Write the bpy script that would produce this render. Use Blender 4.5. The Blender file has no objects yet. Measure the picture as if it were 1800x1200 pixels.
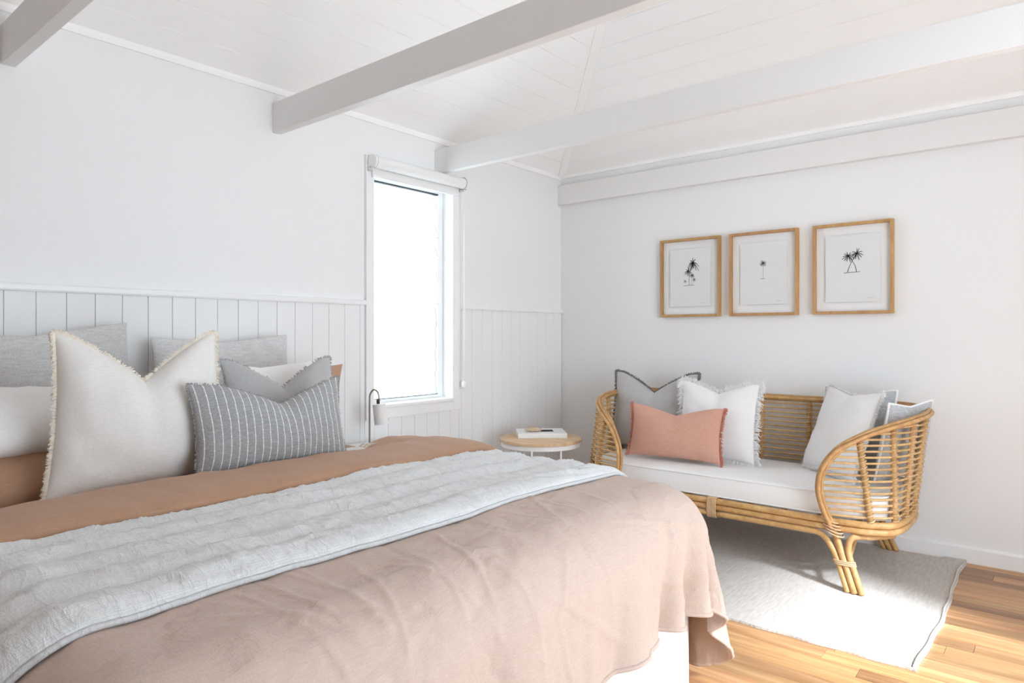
import bpy, math, random
import numpy as np
from mathutils import Vector, Matrix, noise as mnoise

# ------------------------------------------------------------------ camera, sky, exposure
scene = bpy.context.scene
col = scene.collection
WX, WY = 4.44, 3.165            # right wall (x) and bed-head wall (y); the camera stands at x=y=0
XL, YB = -2.6, -1.15            # walls behind the camera
YAW = math.radians(39.65)
cam = bpy.data.cameras.new('camera'); cam_o = bpy.data.objects.new('camera', cam); col.objects.link(cam_o)
cam_o.location = (0, 0, 1.25)
cam_o.rotation_euler = (math.radians(90), 0, YAW - math.radians(90))
cam.sensor_width = 36; cam.lens = 36 * 1180 / 1800
cam.shift_y = -12 / 1800
cam.clip_start = .02
scene.camera = cam_o

world = bpy.data.worlds.new('overcast_sky'); scene.world = world; world.use_nodes = True
bg = world.node_tree.nodes['Background']
bg.inputs[0].default_value = (.845, .97, 1.085, 1)
bg.inputs[1].default_value = 2.6
scene.view_settings.view_transform = 'Standard'
scene.view_settings.look = 'None'
scene.view_settings.gamma = 1
scene.view_settings.use_curve_mapping = False
scene.view_settings.exposure = 1.26
scene.cycles.max_bounces = 14
scene.cycles.diffuse_bounces = 8
scene.cycles.transparent_max_bounces = 16
scene.cycles.caustics_reflective = False
scene.cycles.caustics_refractive = False

DOOR = (.80, 2.92, 0.0, 2.38)       # opening in the wall behind the camera: x0, x1, z0, z1
WIN = (2.52, 3.184, .815, 2.235)   # window opening in the bed-head wall: x0, x1, z0, z1

def portal(name, loc, rot, sx, sy):
    l = bpy.data.lights.new(name, 'AREA'); l.shape = 'RECTANGLE'; l.size = sx; l.size_y = sy
    l.cycles.is_portal = True
    o = bpy.data.objects.new(name, l); col.objects.link(o); o.location = loc; o.rotation_euler = rot
portal('door_portal', ((DOOR[0]+DOOR[1])/2, YB-.05, (DOOR[2]+DOOR[3])/2), (math.radians(90), 0, 0), DOOR[1]-DOOR[0], DOOR[3]-DOOR[2])
portal('window_portal', ((WIN[0]+WIN[1])/2, WY+.16, (WIN[2]+WIN[3])/2), (math.radians(-90), 0, 0), WIN[1]-WIN[0], WIN[3]-WIN[2])

sun = bpy.data.lights.new('sun', 'SUN'); sun.energy = 3.7; sun.angle = math.radians(8.0); sun.color = (.88, .98, 1.10)
sun_o = bpy.data.objects.new('sun', sun); col.objects.link(sun_o)
sun_o.rotation_euler = (math.radians(90-40), 0, math.radians(-22))      # hazy sun through the doorway behind the camera

random.seed(7)
RNG = random.Random(11)

# ------------------------------------------------------------------ materials
def nt(name, rough=.6, spec=.3):
    m = bpy.data.materials.new(name); m.use_nodes = True
    n = m.node_tree.nodes; b = n['Principled BSDF']
    b.inputs['Roughness'].default_value = rough
    b.inputs['Specular IOR Level'].default_value = spec
    return m, n, m.node_tree.links, b

def rgb(c): return (c[0], c[1], c[2], 1)

def paint(name, c, rough=.55, bump=.02, scale=60, spec=.3):
    m, n, l, b = nt(name, rough, spec)
    tc = n.new('ShaderNodeTexCoord')
    nz = n.new('ShaderNodeTexNoise'); nz.inputs['Scale'].default_value = scale; nz.inputs['Detail'].default_value = 3
    l.new(tc.outputs['Object'], nz.inputs['Vector'])
    mx = n.new('ShaderNodeMix'); mx.data_type = 'RGBA'
    mx.inputs[6].default_value = rgb([v*.985 for v in c]); mx.inputs[7].default_value = rgb(c)
    l.new(nz.outputs['Fac'], mx.inputs[0]); l.new(mx.outputs[2], b.inputs['Base Color'])
    bp = n.new('ShaderNodeBump'); bp.inputs['Strength'].default_value = bump; bp.inputs['Distance'].default_value = .004
    l.new(nz.outputs['Fac'], bp.inputs['Height']); l.new(bp.outputs[0], b.inputs['Normal'])
    return m

def fabric(name, c1, c2, weave=900, slub=90, bump=.25, wrinkle=0., wscale=7., wdist=.02, rough=.95, sheen=.15, coords='Object', stretch=(1, 1, 1)):
    m, n, l, b = nt(name, rough, .1)
    b.inputs['Sheen Weight'].default_value = sheen
    tc = n.new('ShaderNodeTexCoord')
    hs = []
    for axis in range(2):
        mp = n.new('ShaderNodeMapping')
        s = [1, 1, 1]; s[axis] = .12
        mp.inputs['Scale'].default_value = s
        l.new(tc.outputs[coords], mp.inputs['Vector'])
        nz = n.new('ShaderNodeTexNoise'); nz.inputs['Scale'].default_value = slub*(3 if axis else 2.4); nz.inputs['Detail'].default_value = 2
        l.new(mp.outputs[0], nz.inputs['Vector']); hs.append(nz.outputs['Fac'])
    add = n.new('ShaderNodeMath'); add.operation = 'ADD'; l.new(hs[0], add.inputs[0]); l.new(hs[1], add.inputs[1])
    rg = n.new('ShaderNodeMapRange'); rg.inputs[1].default_value = .7; rg.inputs[2].default_value = 1.3
    l.new(add.outputs[0], rg.inputs[0])
    mx = n.new('ShaderNodeMix'); mx.data_type = 'RGBA'
    mx.inputs[6].default_value = rgb(c1); mx.inputs[7].default_value = rgb(c2)
    l.new(rg.outputs[0], mx.inputs[0]); l.new(mx.outputs[2], b.inputs['Base Color'])
    bp = n.new('ShaderNodeBump'); bp.inputs['Strength'].default_value = bump; bp.inputs['Distance'].default_value = .0012
    l.new(add.outputs[0], bp.inputs['Height'])
    last = bp
    if wrinkle:
        mp = n.new('ShaderNodeMapping'); mp.inputs['Scale'].default_value = stretch
        l.new(tc.outputs[coords], mp.inputs['Vector'])
        dn = n.new('ShaderNodeTexNoise'); dn.inputs['Scale'].default_value = wscale; dn.inputs['Detail'].default_value = 5
        dn.inputs['Roughness'].default_value = .55; dn.inputs['Distortion'].default_value = .9
        l.new(mp.outputs[0], dn.inputs['Vector'])
        ab = n.new('ShaderNodeMath'); ab.operation = 'SUBTRACT'; l.new(dn.outputs['Fac'], ab.inputs[0]); ab.inputs[1].default_value = .5
        a2 = n.new('ShaderNodeMath'); a2.operation = 'ABSOLUTE'; l.new(ab.outputs[0], a2.inputs[0])
        p2 = n.new('ShaderNodeMath'); p2.operation = 'POWER'; l.new(a2.outputs[0], p2.inputs[0]); p2.inputs[1].default_value = .6
        b2 = n.new('ShaderNodeBump'); b2.inputs['Strength'].default_value = wrinkle; b2.inputs['Distance'].default_value = wdist
        b2.invert = True
        l.new(p2.outputs[0], b2.inputs['Height']); l.new(bp.outputs[0], b2.inputs['Normal']); last = b2
    l.new(last.outputs[0], b.inputs['Normal'])
    return m

def wood(name, ca, cb, cc, scale=(18, 1.2, 18), rough=.4, per_object=0., spec=.4, bump=.04):
    m, n, l, b = nt(name, rough, spec)
    tc = n.new('ShaderNodeTexCoord'); oi = n.new('ShaderNodeObjectInfo')
    mp = n.new('ShaderNodeMapping'); mp.inputs['Scale'].default_value = scale
    l.new(tc.outputs['Object'], mp.inputs['Vector'])
    off = n.new('ShaderNodeVectorMath'); off.operation = 'ADD'
    sc = n.new('ShaderNodeVectorMath'); sc.operation = 'SCALE'; sc.inputs['Scale'].default_value = 40
    cx = n.new('ShaderNodeCombineXYZ')
    for i in range(3): l.new(oi.outputs['Random'], cx.inputs[i])
    l.new(cx.outputs[0], sc.inputs[0]); l.new(mp.outputs[0], off.inputs[0]); l.new(sc.outputs[0], off.inputs[1])
    nz = n.new('ShaderNodeTexNoise'); nz.inputs['Scale'].default_value = 1.; nz.inputs['Detail'].default_value = 6
    nz.inputs['Roughness'].default_value = .6; nz.inputs['Distortion'].default_value = .6
    l.new(off.outputs[0], nz.inputs['Vector'])
    cr = n.new('ShaderNodeValToRGB'); e = cr.color_ramp.elements
    e[0].position = .3; e[0].color = rgb(ca); e[1].position = .72; e[1].color = rgb(cc)
    k = cr.color_ramp.elements.new(.5); k.color = rgb(cb)
    l.new(nz.outputs['Fac'], cr.inputs[0])
    hv = n.new('ShaderNodeHueSaturation')
    if per_object:
        mr = n.new('ShaderNodeMapRange'); mr.inputs[3].default_value = 1-per_object; mr.inputs[4].default_value = 1+per_object*1.1
        l.new(oi.outputs['Random'], mr.inputs[0]); l.new(mr.outputs[0], hv.inputs['Value'])
        m2 = n.new('ShaderNodeMath'); m2.operation = 'MULTIPLY'; m2.inputs[1].default_value = 7.31; l.new(oi.outputs['Random'], m2.inputs[0])
        m3 = n.new('ShaderNodeMath'); m3.operation = 'FRACT'; l.new(m2.outputs[0], m3.inputs[0])
        m4 = n.new('ShaderNodeMapRange'); m4.inputs[3].default_value = .494; m4.inputs[4].default_value = .505
        l.new(m3.outputs[0], m4.inputs[0]); l.new(m4.outputs[0], hv.inputs['Hue'])
    l.new(cr.outputs[0], hv.inputs['Color']); l.new(hv.outputs[0], b.inputs['Base Color'])
    bp = n.new('ShaderNodeBump'); bp.inputs['Strength'].default_value = bump; bp.inputs['Distance'].default_value = .003
    l.new(nz.outputs['Fac'], bp.inputs['Height']); l.new(bp.outputs[0], b.inputs['Normal'])
    return m

def glass(name, tint=(.97, .985, .98), gloss=.08):
    m = bpy.data.materials.new(name); m.use_nodes = True
    n = m.node_tree.nodes; l = m.node_tree.links
    n.remove(n['Principled BSDF'])
    tr = n.new('ShaderNodeBsdfTransparent'); tr.inputs[0].default_value = rgb(tint)
    gl = n.new('ShaderNodeBsdfGlossy'); gl.inputs['Roughness'].default_value = .03
    mx = n.new('ShaderNodeMixShader')
    lw = n.new('ShaderNodeLayerWeight'); lw.inputs[0].default_value = .25
    mm = n.new('ShaderNodeMath'); mm.operation = 'MULTIPLY'; mm.inputs[1].default_value = gloss*4
    l.new(lw.outputs['Fresnel'], mm.inputs[0]); l.new(mm.outputs[0], mx.inputs[0])
    l.new(tr.outputs[0], mx.inputs[1]); l.new(gl.outputs[0], mx.inputs[2])
    l.new(mx.outputs[0], n['Material Output'].inputs[0])
    return m

def metal(name, c, rough=.35):
    m, n, l, b = nt(name, rough, .5)
    b.inputs['Base Color'].default_value = rgb(c); b.inputs['Metallic'].default_value = 1
    return m

M = {}
M['wall'] = paint('white_wall_paint', (.83, .83, .825), .6, .02, 90)
M['ceil'] = paint('white_ceiling_paint', (.93, .928, .92), .55, .02, 40)
M['beam'] = paint('white_beam_paint', (.80, .79, .78), .5, .03, 30)
M['trim'] = paint('white_gloss_trim', (.86, .86, .855), .35, .01, 40)
M['bounce_paving'] = paint('pale_bounce_paving', (.86, .86, .86), .8, .03, 20)  # kept very pale so the added ground outside throws light upward
M['gap'] = paint('dark_joint', (.10, .06, .035), .8, .01)
M['floor'] = wood('honey_floorboards', (.31, .145, .06), (.45, .235, .10), (.62, .37, .185), (26, 1.5, 26), .32, .34, .45)
M['rattan'] = wood('honey_rattan', (.42, .23, .085), (.535, .31, .12), (.65, .415, .185), (22, 22, 22), .42, .08, .4, .05)
M['cane'] = wood('pale_rattan_cane', (.50, .30, .125), (.61, .39, .175), (.70, .475, .24), (25, 25, 25), .5, .1, .35, .05)
M['bind'] = wood('rattan_binding', (.55, .36, .19), (.63, .43, .25), (.72, .52, .32), (60, 60, 60), .6, .05, .2, .05)
M['oak'] = wood('oak_frame_wood', (.40, .22, .085), (.49, .28, .115), (.56, .34, .155), (30, 30, 4), .45, .05)
M['tabletop'] = wood('pale_table_wood', (.50, .32, .17), (.63, .43, .25), (.74, .55, .36), (30, 4, 10), .45, .0)
M['duvet'] = fabric('dusty_clay_linen', (.52, .40, .335), (.58, .455, .39), slub=120, bump=.35, wrinkle=.36, wscale=6.5, wdist=.009, stretch=(1, 1.8, 1))
M['sheet'] = fabric('clay_linen_sheet', (.42, .25, .16), (.47, .285, .19), slub=120, bump=.3, wrinkle=.25, wscale=6, wdist=.008)
M['white_linen'] = fabric('white_cotton', (.80, .79, .785), (.86, .855, .85), slub=140, bump=.15, wrinkle=.35, wscale=6, wdist=.008)
M['seat_white'] = fabric('white_canvas', (.82, .81, .80), (.87, .865, .86), slub=160, bump=.12, wrinkle=.2, wscale=3.5, wdist=.006)
M['cream'] = fabric('cream_linen', (.72, .695, .66), (.79, .77, .74), slub=110, bump=.3, wrinkle=.12, wscale=4, wdist=.010)
M['cream_fringe'] = fabric('cream_cotton_fringe', (.80, .73, .63), (.86, .80, .71), slub=200, bump=.1)
M['white_fringe'] = fabric('white_cotton_fringe', (.84, .83, .82), (.88, .875, .87), slub=200, bump=.1)
M['grey_marl'] = fabric('grey_marl_linen', (.53, .53, .525), (.70, .70, .695), slub=70, bump=.35, wrinkle=.2, wscale=5, wdist=.008)
M['grey_plain'] = fabric('mid_grey_cotton', (.41, .405, .40), (.47, .465, .46), slub=130, bump=.2, wrinkle=.3, wscale=6, wdist=.010)
M['grey_warm'] = fabric('warm_grey_linen', (.46, .445, .44), (.52, .505, .50), slub=130, bump=.2, wrinkle=.3, wscale=6, wdist=.010)
M['grey_dark'] = fabric('charcoal_fringe', (.20, .19, .19), (.28, .265, .265), slub=160, bump=.2)
M['coral'] = fabric('coral_linen', (.58, .315, .235), (.66, .38, .295), slub=110, bump=.35, wrinkle=.3, wscale=5, wdist=.010)
M['coral_fringe'] = fabric('coral_fringe_yarn', (.52, .21, .15), (.62, .28, .20), slub=200, bump=.1)
M['chambray'] = fabric('grey_chambray_linen', (.36, .37, .38), (.58, .585, .59), slub=60, bump=.4, wrinkle=.25, wscale=6, wdist=.010)
M['lamp_shade'] = paint('matte_white_lamp_enamel', (.80, .79, .77), .5, .01)
M['bronze'] = metal('brushed_bronze', (.36, .31, .26), .35)
M['black'] = paint('black_plastic', (.03, .03, .03), .4, .01)
M['blind'] = paint('white_blind_cloth', (.84, .84, .835), .7, .05, 300)
M['grey_plastic'] = paint('pale_grey_plastic', (.55, .55, .55), .4, .01)
M['rubber'] = paint('dark_rubber_seal', (.04, .04, .045), .6, .01)
M['mat'] = paint('white_mat_board', (.89, .89, .885), .8, .02, 120)
M['paper'] = paint('cotton_art_paper', (.80, .80, .795), .9, .1, 150)
M['ink'] = paint('black_ink', (.035, .035, .04), .8, .01)
M['ink_soft'] = paint('grey_ink_wash', (.30, .30, .30), .8, .01)
M['white_metal'] = paint('white_powder_coat', (.83, .82, .81), .4, .01)
M['book'] = paint('white_book_cover', (.86, .86, .855), .35, .01)
M['pages'] = paint('book_pages', (.80, .79, .76), .8, .05, 200)
M['driftwood'] = wood('smooth_driftwood', (.42, .27, .16), (.58, .42, .29), (.70, .56, .42), (40, 12, 40), .6, 0)
M['glass'] = glass('clear_glass')
M['frame_glass'] = glass('picture_glass', (.99, .99, .99), .02)
M['valance'] = fabric('white_bed_valance', (.82, .82, .82), (.87, .87, .87), slub=140, bump=.1, wrinkle=.2, wscale=5, wdist=.008)

def rug_material():
    m, n, l, b = nt('natural_woven_rug', .95, .1)
    tc = n.new('ShaderNodeTexCoord')
    waves = []
    for ax, s in (('X', 330), ('Y', 190)):
        w = n.new('ShaderNodeTexWave'); w.bands_direction = ax; w.inputs['Scale'].default_value = s/2
        w.inputs['Distortion'].default_value = 1.2; w.inputs['Detail'].default_value = 1; w.inputs['Detail Scale'].default_value = 2
        l.new(tc.outputs['Object'], w.inputs['Vector']); waves.append(w)
    mul = n.new('ShaderNodeMath'); mul.operation = 'MULTIPLY'
    l.new(waves[0].outputs['Fac'], mul.inputs[0]); l.new(waves[1].outputs['Fac'], mul.inputs[1])
    nz = n.new('ShaderNodeTexNoise'); nz.inputs['Scale'].default_value = 90; nz.inputs['Detail'].default_value = 4
    mp = n.new('ShaderNodeMapping'); mp.inputs['Scale'].default_value = (.15, 1, 1)
    l.new(tc.outputs['Object'], mp.inputs['Vector']); l.new(mp.outputs[0], nz.inputs['Vector'])
    ad = n.new('ShaderNodeMath'); ad.operation = 'ADD'; l.new(mul.outputs[0], ad.inputs[0]); l.new(nz.outputs['Fac'], ad.inputs[1])
    cr = n.new('ShaderNodeValToRGB'); e = cr.color_ramp.elements
    e[0].position = .3; e[0].color = rgb((.50, .44, .385)); e[1].position = 1.; e[1].color = rgb((.80, .755, .71))
    l.new(ad.outputs[0], cr.inputs[0]); l.new(cr.outputs[0], b.inputs['Base Color'])
    bp = n.new('ShaderNodeBump'); bp.inputs['Strength'].default_value = .6; bp.inputs['Distance'].default_value = .003
    l.new(ad.outputs[0], bp.inputs['Height']); l.new(bp.outputs[0], b.inputs['Normal'])
    return m
M['rug'] = rug_material()

def stripe_material(name, base1, base2, stripe, count, width, dots=True):
    m = fabric(name, base1, base2, slub=100, bump=.25, wrinkle=.3, wscale=7, wdist=.008)
    n = m.node_tree.nodes; l = m.node_tree.links; b = n['Principled BSDF']
    uv = n.new('ShaderNodeUVMap'); sx = n.new('ShaderNodeSeparateXYZ'); l.new(uv.outputs[0], sx.inputs[0])
    mu = n.new('ShaderNodeMath'); mu.operation = 'MULTIPLY'; mu.inputs[1].default_value = count; l.new(sx.outputs[0], mu.inputs[0])
    fr = n.new('ShaderNodeMath'); fr.operation = 'FRACT'; l.new(mu.outputs[0], fr.inputs[0])
    sb = n.new('ShaderNodeMath'); sb.operation = 'SUBTRACT'; sb.inputs[1].default_value = .5; l.new(fr.outputs[0], sb.inputs[0])
    ab = n.new('ShaderNodeMath'); ab.operation = 'ABSOLUTE'; l.new(sb.outputs[0], ab.inputs[0])
    # small knots along each stripe
    mv = n.new('ShaderNodeMath'); mv.operation = 'MULTIPLY'; mv.inputs[1].default_value = 10; l.new(sx.outputs[1], mv.inputs[0])
    fl = n.new('ShaderNodeMath'); fl.operation = 'FLOOR'; l.new(mu.outputs[0], fl.inputs[0])
    m5 = n.new('ShaderNodeMath'); m5.operation = 'MULTIPLY_ADD'; m5.inputs[1].default_value = .37; l.new(fl.outputs[0], m5.inputs[0]); l.new(mv.outputs[0], m5.inputs[2])
    f2 = n.new('ShaderNodeMath'); f2.operation = 'FRACT'; l.new(m5.outputs[0], f2.inputs[0])
    kn = n.new('ShaderNodeMath'); kn.operation = 'LESS_THAN'; kn.inputs[1].default_value = .12; l.new(f2.outputs[0], kn.inputs[0])
    wd = n.new('ShaderNodeMath'); wd.operation = 'MULTIPLY_ADD'; wd.inputs[1].default_value = width*.8; wd.inputs[2].default_value = width
    l.new(kn.outputs[0], wd.inputs[0])
    lt = n.new('ShaderNodeMath'); lt.operation = 'LESS_THAN'; l.new(ab.outputs[0], lt.inputs[0]); l.new(wd.outputs[0], lt.inputs[1])
    src = b.inputs['Base Color'].links[0].from_socket
    mx = n.new('ShaderNodeMix'); mx.data_type = 'RGBA'; l.new(lt.outputs[0], mx.inputs[0]); l.new(src, mx.inputs[6]); mx.inputs[7].default_value = rgb(stripe)
    l.new(mx.outputs[2], b.inputs['Base Color'])
    bp = n.new('ShaderNodeBump'); bp.inputs['Strength'].default_value = .5; bp.inputs['Distance'].default_value = .002
    l.new(lt.outputs[0], bp.inputs['Height']); l.new(b.inputs['Normal'].links[0].from_socket, bp.inputs['Normal']); l.new(bp.outputs[0], b.inputs['Normal'])
    return m
M['lumbar'] = stripe_material('grey_linen_with_white_stitched_stripes', (.27, .27, .272), (.40, .40, .40), (.78, .77, .75), 21, .045)

def throw_material():
    m = fabric('pale_grey_pinstripe_quilt', (.64, .64, .635), (.76, .76, .755), slub=110, bump=.3, wrinkle=.5, wscale=11, wdist=.012, stretch=(1.8, .6, 1))
    n = m.node_tree.nodes; l = m.node_tree.links; b = n['Principled BSDF']
    uv = n.new('ShaderNodeUVMap'); sx = n.new('ShaderNodeSeparateXYZ'); l.new(uv.outputs[0], sx.inputs[0])
    mu = n.new('ShaderNodeMath'); mu.operation = 'MULTIPLY'; mu.inputs[1].default_value = 170; l.new(sx.outputs[1], mu.inputs[0])
    fr = n.new('ShaderNodeMath'); fr.operation = 'FRACT'; l.new(mu.outputs[0], fr.inputs[0])
    lt = n.new('ShaderNodeMath'); lt.operation = 'LESS_THAN'; lt.inputs[1].default_value = .32; l.new(fr.outputs[0], lt.inputs[0])
    sc = n.new('ShaderNodeMath'); sc.operation = 'MULTIPLY'; sc.inputs[1].default_value = .3; l.new(lt.outputs[0], sc.inputs[0])
    src = b.inputs['Base Color'].links[0].from_socket
    mx = n.new('ShaderNodeMix'); mx.data_type = 'RGBA'; l.new(sc.outputs[0], mx.inputs[0]); l.new(src, mx.inputs[6]); mx.inputs[7].default_value = rgb((.42, .435, .46))
    l.new(mx.outputs[2], b.inputs['Base Color'])
    return m
M['throw'] = throw_material()

# ------------------------------------------------------------------ mesh helpers
def link(name, me, mat, parent=None, smooth=True):
    if mat is not None: me.materials.append(M[mat] if isinstance(mat, str) else mat)
    if smooth:
        for p in me.polygons: p.use_smooth = True
    o = bpy.data.objects.new(name, me); col.objects.link(o)
    if parent is not None: o.parent = parent
    return o

def mk(name, verts, faces, mat, parent=None, smooth=True):
    me = bpy.data.meshes.new(name)
    me.from_pydata([tuple(map(float, v)) for v in verts], [], [tuple(map(int, f)) for f in faces]); me.update()
    return link(name, me, mat, parent, smooth)

def empty(name, loc=(0, 0, 0), rz=0):
    o = bpy.data.objects.new(name, None); col.objects.link(o); o.location = loc; o.rotation_euler = (0, 0, rz)
    o.empty_display_size = .05
    return o

def tag(o, label=None, cat=None, group=None, kind=None):
    if label: o['label'] = label
    if cat: o['category'] = cat
    if group: o['group'] = group
    if kind: o['kind'] = kind
    return o

class MB:
    def __init__(s): s.v = []; s.f = []
    def add(s, v, f):
        k = len(s.v); s.v += [tuple(map(float, p)) for p in v]; s.f += [tuple(int(i)+k for i in q) for q in f]; return s
    def box(s, x0, x1, y0, y1, z0, z1):
        return s.add([(x0,y0,z0),(x1,y0,z0),(x1,y1,z0),(x0,y1,z0),(x0,y0,z1),(x1,y0,z1),(x1,y1,z1),(x0,y1,z1)],
                     [(0,3,2,1),(4,5,6,7),(0,1,5,4),(1,2,6,5),(2,3,7,6),(3,0,4,7)])
    def tube(s, pts, r, n=8, cap=True, closed=False):
        v, f = tube(pts, r, n, cap, closed); return s.add(v, f)
    def prism(s, poly, axis, a0, a1):
        """poly: list of 2D points; extruded along axis from a0 to a1"""
        n = len(poly)
        def P(p, a):
            return {'x': (a, p[0], p[1]), 'y': (p[0], a, p[1]), 'z': (p[0], p[1], a)}[axis]
        v = [P(p, a0) for p in poly] + [P(p, a1) for p in poly]
        f = [tuple(range(n-1, -1, -1)), tuple(range(n, 2*n))] + [(i, (i+1) % n, n+(i+1) % n, n+i) for i in range(n)]
        return s.add(v, f)
    def lathe(s, prof, n=32, c=(0, 0, 0), mat=None):
        v = []; f = []; k = len(prof)
        for i in range(n):
            a = 2*math.pi*i/n
            for (r, z) in prof:
                p = Vector((r*math.cos(a), r*math.sin(a), z))
                if mat is not None: p = mat @ p
                v.append((p.x+c[0], p.y+c[1], p.z+c[2]))
        for i in range(n):
            j = (i+1) % n
            for q in range(k-1): f.append((i*k+q, j*k+q, j*k+q+1, i*k+q+1))
        return s.add(v, f)
    def build(s, name, mat, parent=None, smooth=False, bevel=0, seg=2):
        o = mk(name, s.v, s.f, mat, parent, smooth)
        import bmesh
        bm = bmesh.new(); bm.from_mesh(o.data); bmesh.ops.recalc_face_normals(bm, faces=bm.faces); bm.to_mesh(o.data); bm.free()
        if bevel:
            m = o.modifiers.new('bevel', 'BEVEL'); m.width = bevel; m.segments = seg; m.limit_method = 'ANGLE'
        return o

def tube(pts, r, n=8, cap=True, closed=False):
    P = np.array(pts, float); m = len(P)
    R = np.full(m, r) if np.isscalar(r) else np.array(r, float)
    T = np.zeros_like(P)
    if closed: T = np.roll(P, -1, 0) - np.roll(P, 1, 0)
    else:
        T[1:-1] = P[2:]-P[:-2]; T[0] = P[1]-P[0]; T[-1] = P[-1]-P[-2]
    T /= np.linalg.norm(T, axis=1)[:, None] + 1e-12
    u = np.cross(T[0], [0, 0, 1.]);
    if np.linalg.norm(u) < 1e-3: u = np.cross(T[0], [1., 0, 0])
    u /= np.linalg.norm(u)
    ang = np.arange(n)*2*math.pi/n; V = []
    for i in range(m):
        u = u - T[i]*np.dot(u, T[i]); u /= np.linalg.norm(u) + 1e-12
        w = np.cross(T[i], u)
        V.append(P[i] + R[i]*(np.cos(ang)[:, None]*u + np.sin(ang)[:, None]*w))
    V = np.concatenate(V); F = []
    for i in range(m if closed else m-1):
        j = (i+1) % m
        for k in range(n): F.append((i*n+k, i*n+(k+1) % n, j*n+(k+1) % n, j*n+k))
    if cap and not closed:
        F.append(tuple(range(n-1, -1, -1))); F.append(tuple((m-1)*n+k for k in range(n)))
    return [tuple(v) for v in V], F

def catmull(pts, sub=8, closed=False):
    P = [np.array(p, float) for p in pts]; out = []
    n = len(P)
    for i in range(n if closed else n-1):
        if closed: a, b, c, d = P[i-1], P[i], P[(i+1) % n], P[(i+2) % n]
        else:
            b, c = P[i], P[i+1]
            a = P[i-1] if i > 0 else 2*b-c
            d = P[i+2] if i+2 < n else 2*c-b
        for k in range(sub):
            t = k/sub
            out.append(.5*((2*b)+(-a+c)*t+(2*a-5*b+4*c-d)*t*t+(-a+3*b-3*c+d)*t**3))
    if not closed: out.append(P[-1])
    return out

def fbm(x, y, z=0., s=1.):
    return mnoise.fractal(Vector((x*s, y*s, z)), .9, 2., 4)

def box_obj(name, x0, x1, y0, y1, z0, z1, mat, parent=None, bevel=0.):
    return MB().box(x0, x1, y0, y1, z0, z1).build(name, mat, parent, False, bevel)

# ------------------------------------------------------------------ the room
def structure(o, label, cat=None): return tag(o, label, cat, kind='structure')
PITCH = .573; EZ = 2.515                               # roof slope and springing height
RY = (WY+YB)/2; RZ = EZ + (WY-RY)*PITCH                # ridge
HW = WY-RY

# floor with its boards
fl = box_obj('floor', XL-.15, WX+.15, YB-.15, WY+.15, -.12, -.014, 'gap')
structure(fl, 'honey hardwood floorboards running towards the bed-head wall', 'floor')
BW = .0835
i = 0; x = WX-.001
while x > XL:
    y = YB + .001 - RNG.random()*1.2
    while y < WY:
        ln = .9 + RNG.random()*1.5
        a, b2 = max(y, YB-.10), min(y+ln, WY-.001)
        if b2-a > .02:
            box_obj('plank', x-BW+.0007, x-.0007, a+.0006, b2-.0006, -.016, 0, 'floor', fl, .0012)
        y += ln
    x -= BW

# bed-head wall, with the window hole
wb = MB()
T = .16
wb.box(XL-T, WIN[0], WY, WY+T, -.1, EZ+.12).box(WIN[1], WX+T, WY, WY+T, -.1, EZ+.12)
wb.box(WIN[0], WIN[1], WY, WY+T, -.1, WIN[2]).box(WIN[0], WIN[1], WY, WY+T, WIN[3], EZ+.12)
wall_back = structure(wb.build('wall_back', 'wall'), 'white painted wall behind the bed head', 'wall')
# grooved wainscot boards up to the dado rail
DZ = 1.425
bx = .741 - .1055*24
ARCH = (2.466, 3.250, .75, 2.30)
while bx < WX:
    a, b2 = max(bx, XL)+.0008, min(bx+.1055, WX)-.0008
    if b2-a > .005:
        zt = DZ
        segs = [(a, b2)]
        if b2 > ARCH[0] and a < ARCH[1]:
            if a < ARCH[0]-.004: segs = [(a, ARCH[0]-.002)]
            elif b2 > ARCH[1]+.004: segs = [(ARCH[1]+.002, b2)]
            else: segs = []; 
            lo = (max(a, ARCH[0]), min(b2, ARCH[1]))
            box_obj('wainscot_board', lo[0], lo[1], WY-.009, WY+.002, .0, ARCH[2]-.001, 'wall', wall_back, .002)
        for (p, q) in segs:
            box_obj('wainscot_board', p, q, WY-.009, WY+.002, .0, zt, 'wall', wall_back, .002)
    bx += .1055
def dado(n, x0, x1):
    t = MB().prism([(WY+.001, DZ-.004), (WY-.020, DZ-.004), (WY-.024, DZ+.004), (WY-.024, DZ+.020), (WY-.020, DZ+.026), (WY+.001, DZ+.028)], 'x', x0, x1)
    return t.build('trim_%d' % n, 'trim', None, False, .002)
structure(dado(1, XL, ARCH[0]), 'white dado rail left of the window above the bed', 'trim')
structure(dado(2, ARCH[1], WX), 'white dado rail between the window and the room corner', 'trim')

wall_right = structure(box_obj('wall_right', WX, WX+.15, YB-.15, WY+.15, -.1, EZ+.12, 'wall'), 'plain white wall with three framed palm prints', 'wall')
bb = MB().prism([(WX-.016, 0), (WX, 0), (WX, .088), (WX-.010, .088), (WX-.016, .078)], 'y', YB, WY)
structure(bb.build('baseboard_right', 'trim', None, False, .001), 'low white skirting board along the right wall', 'baseboard')
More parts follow.
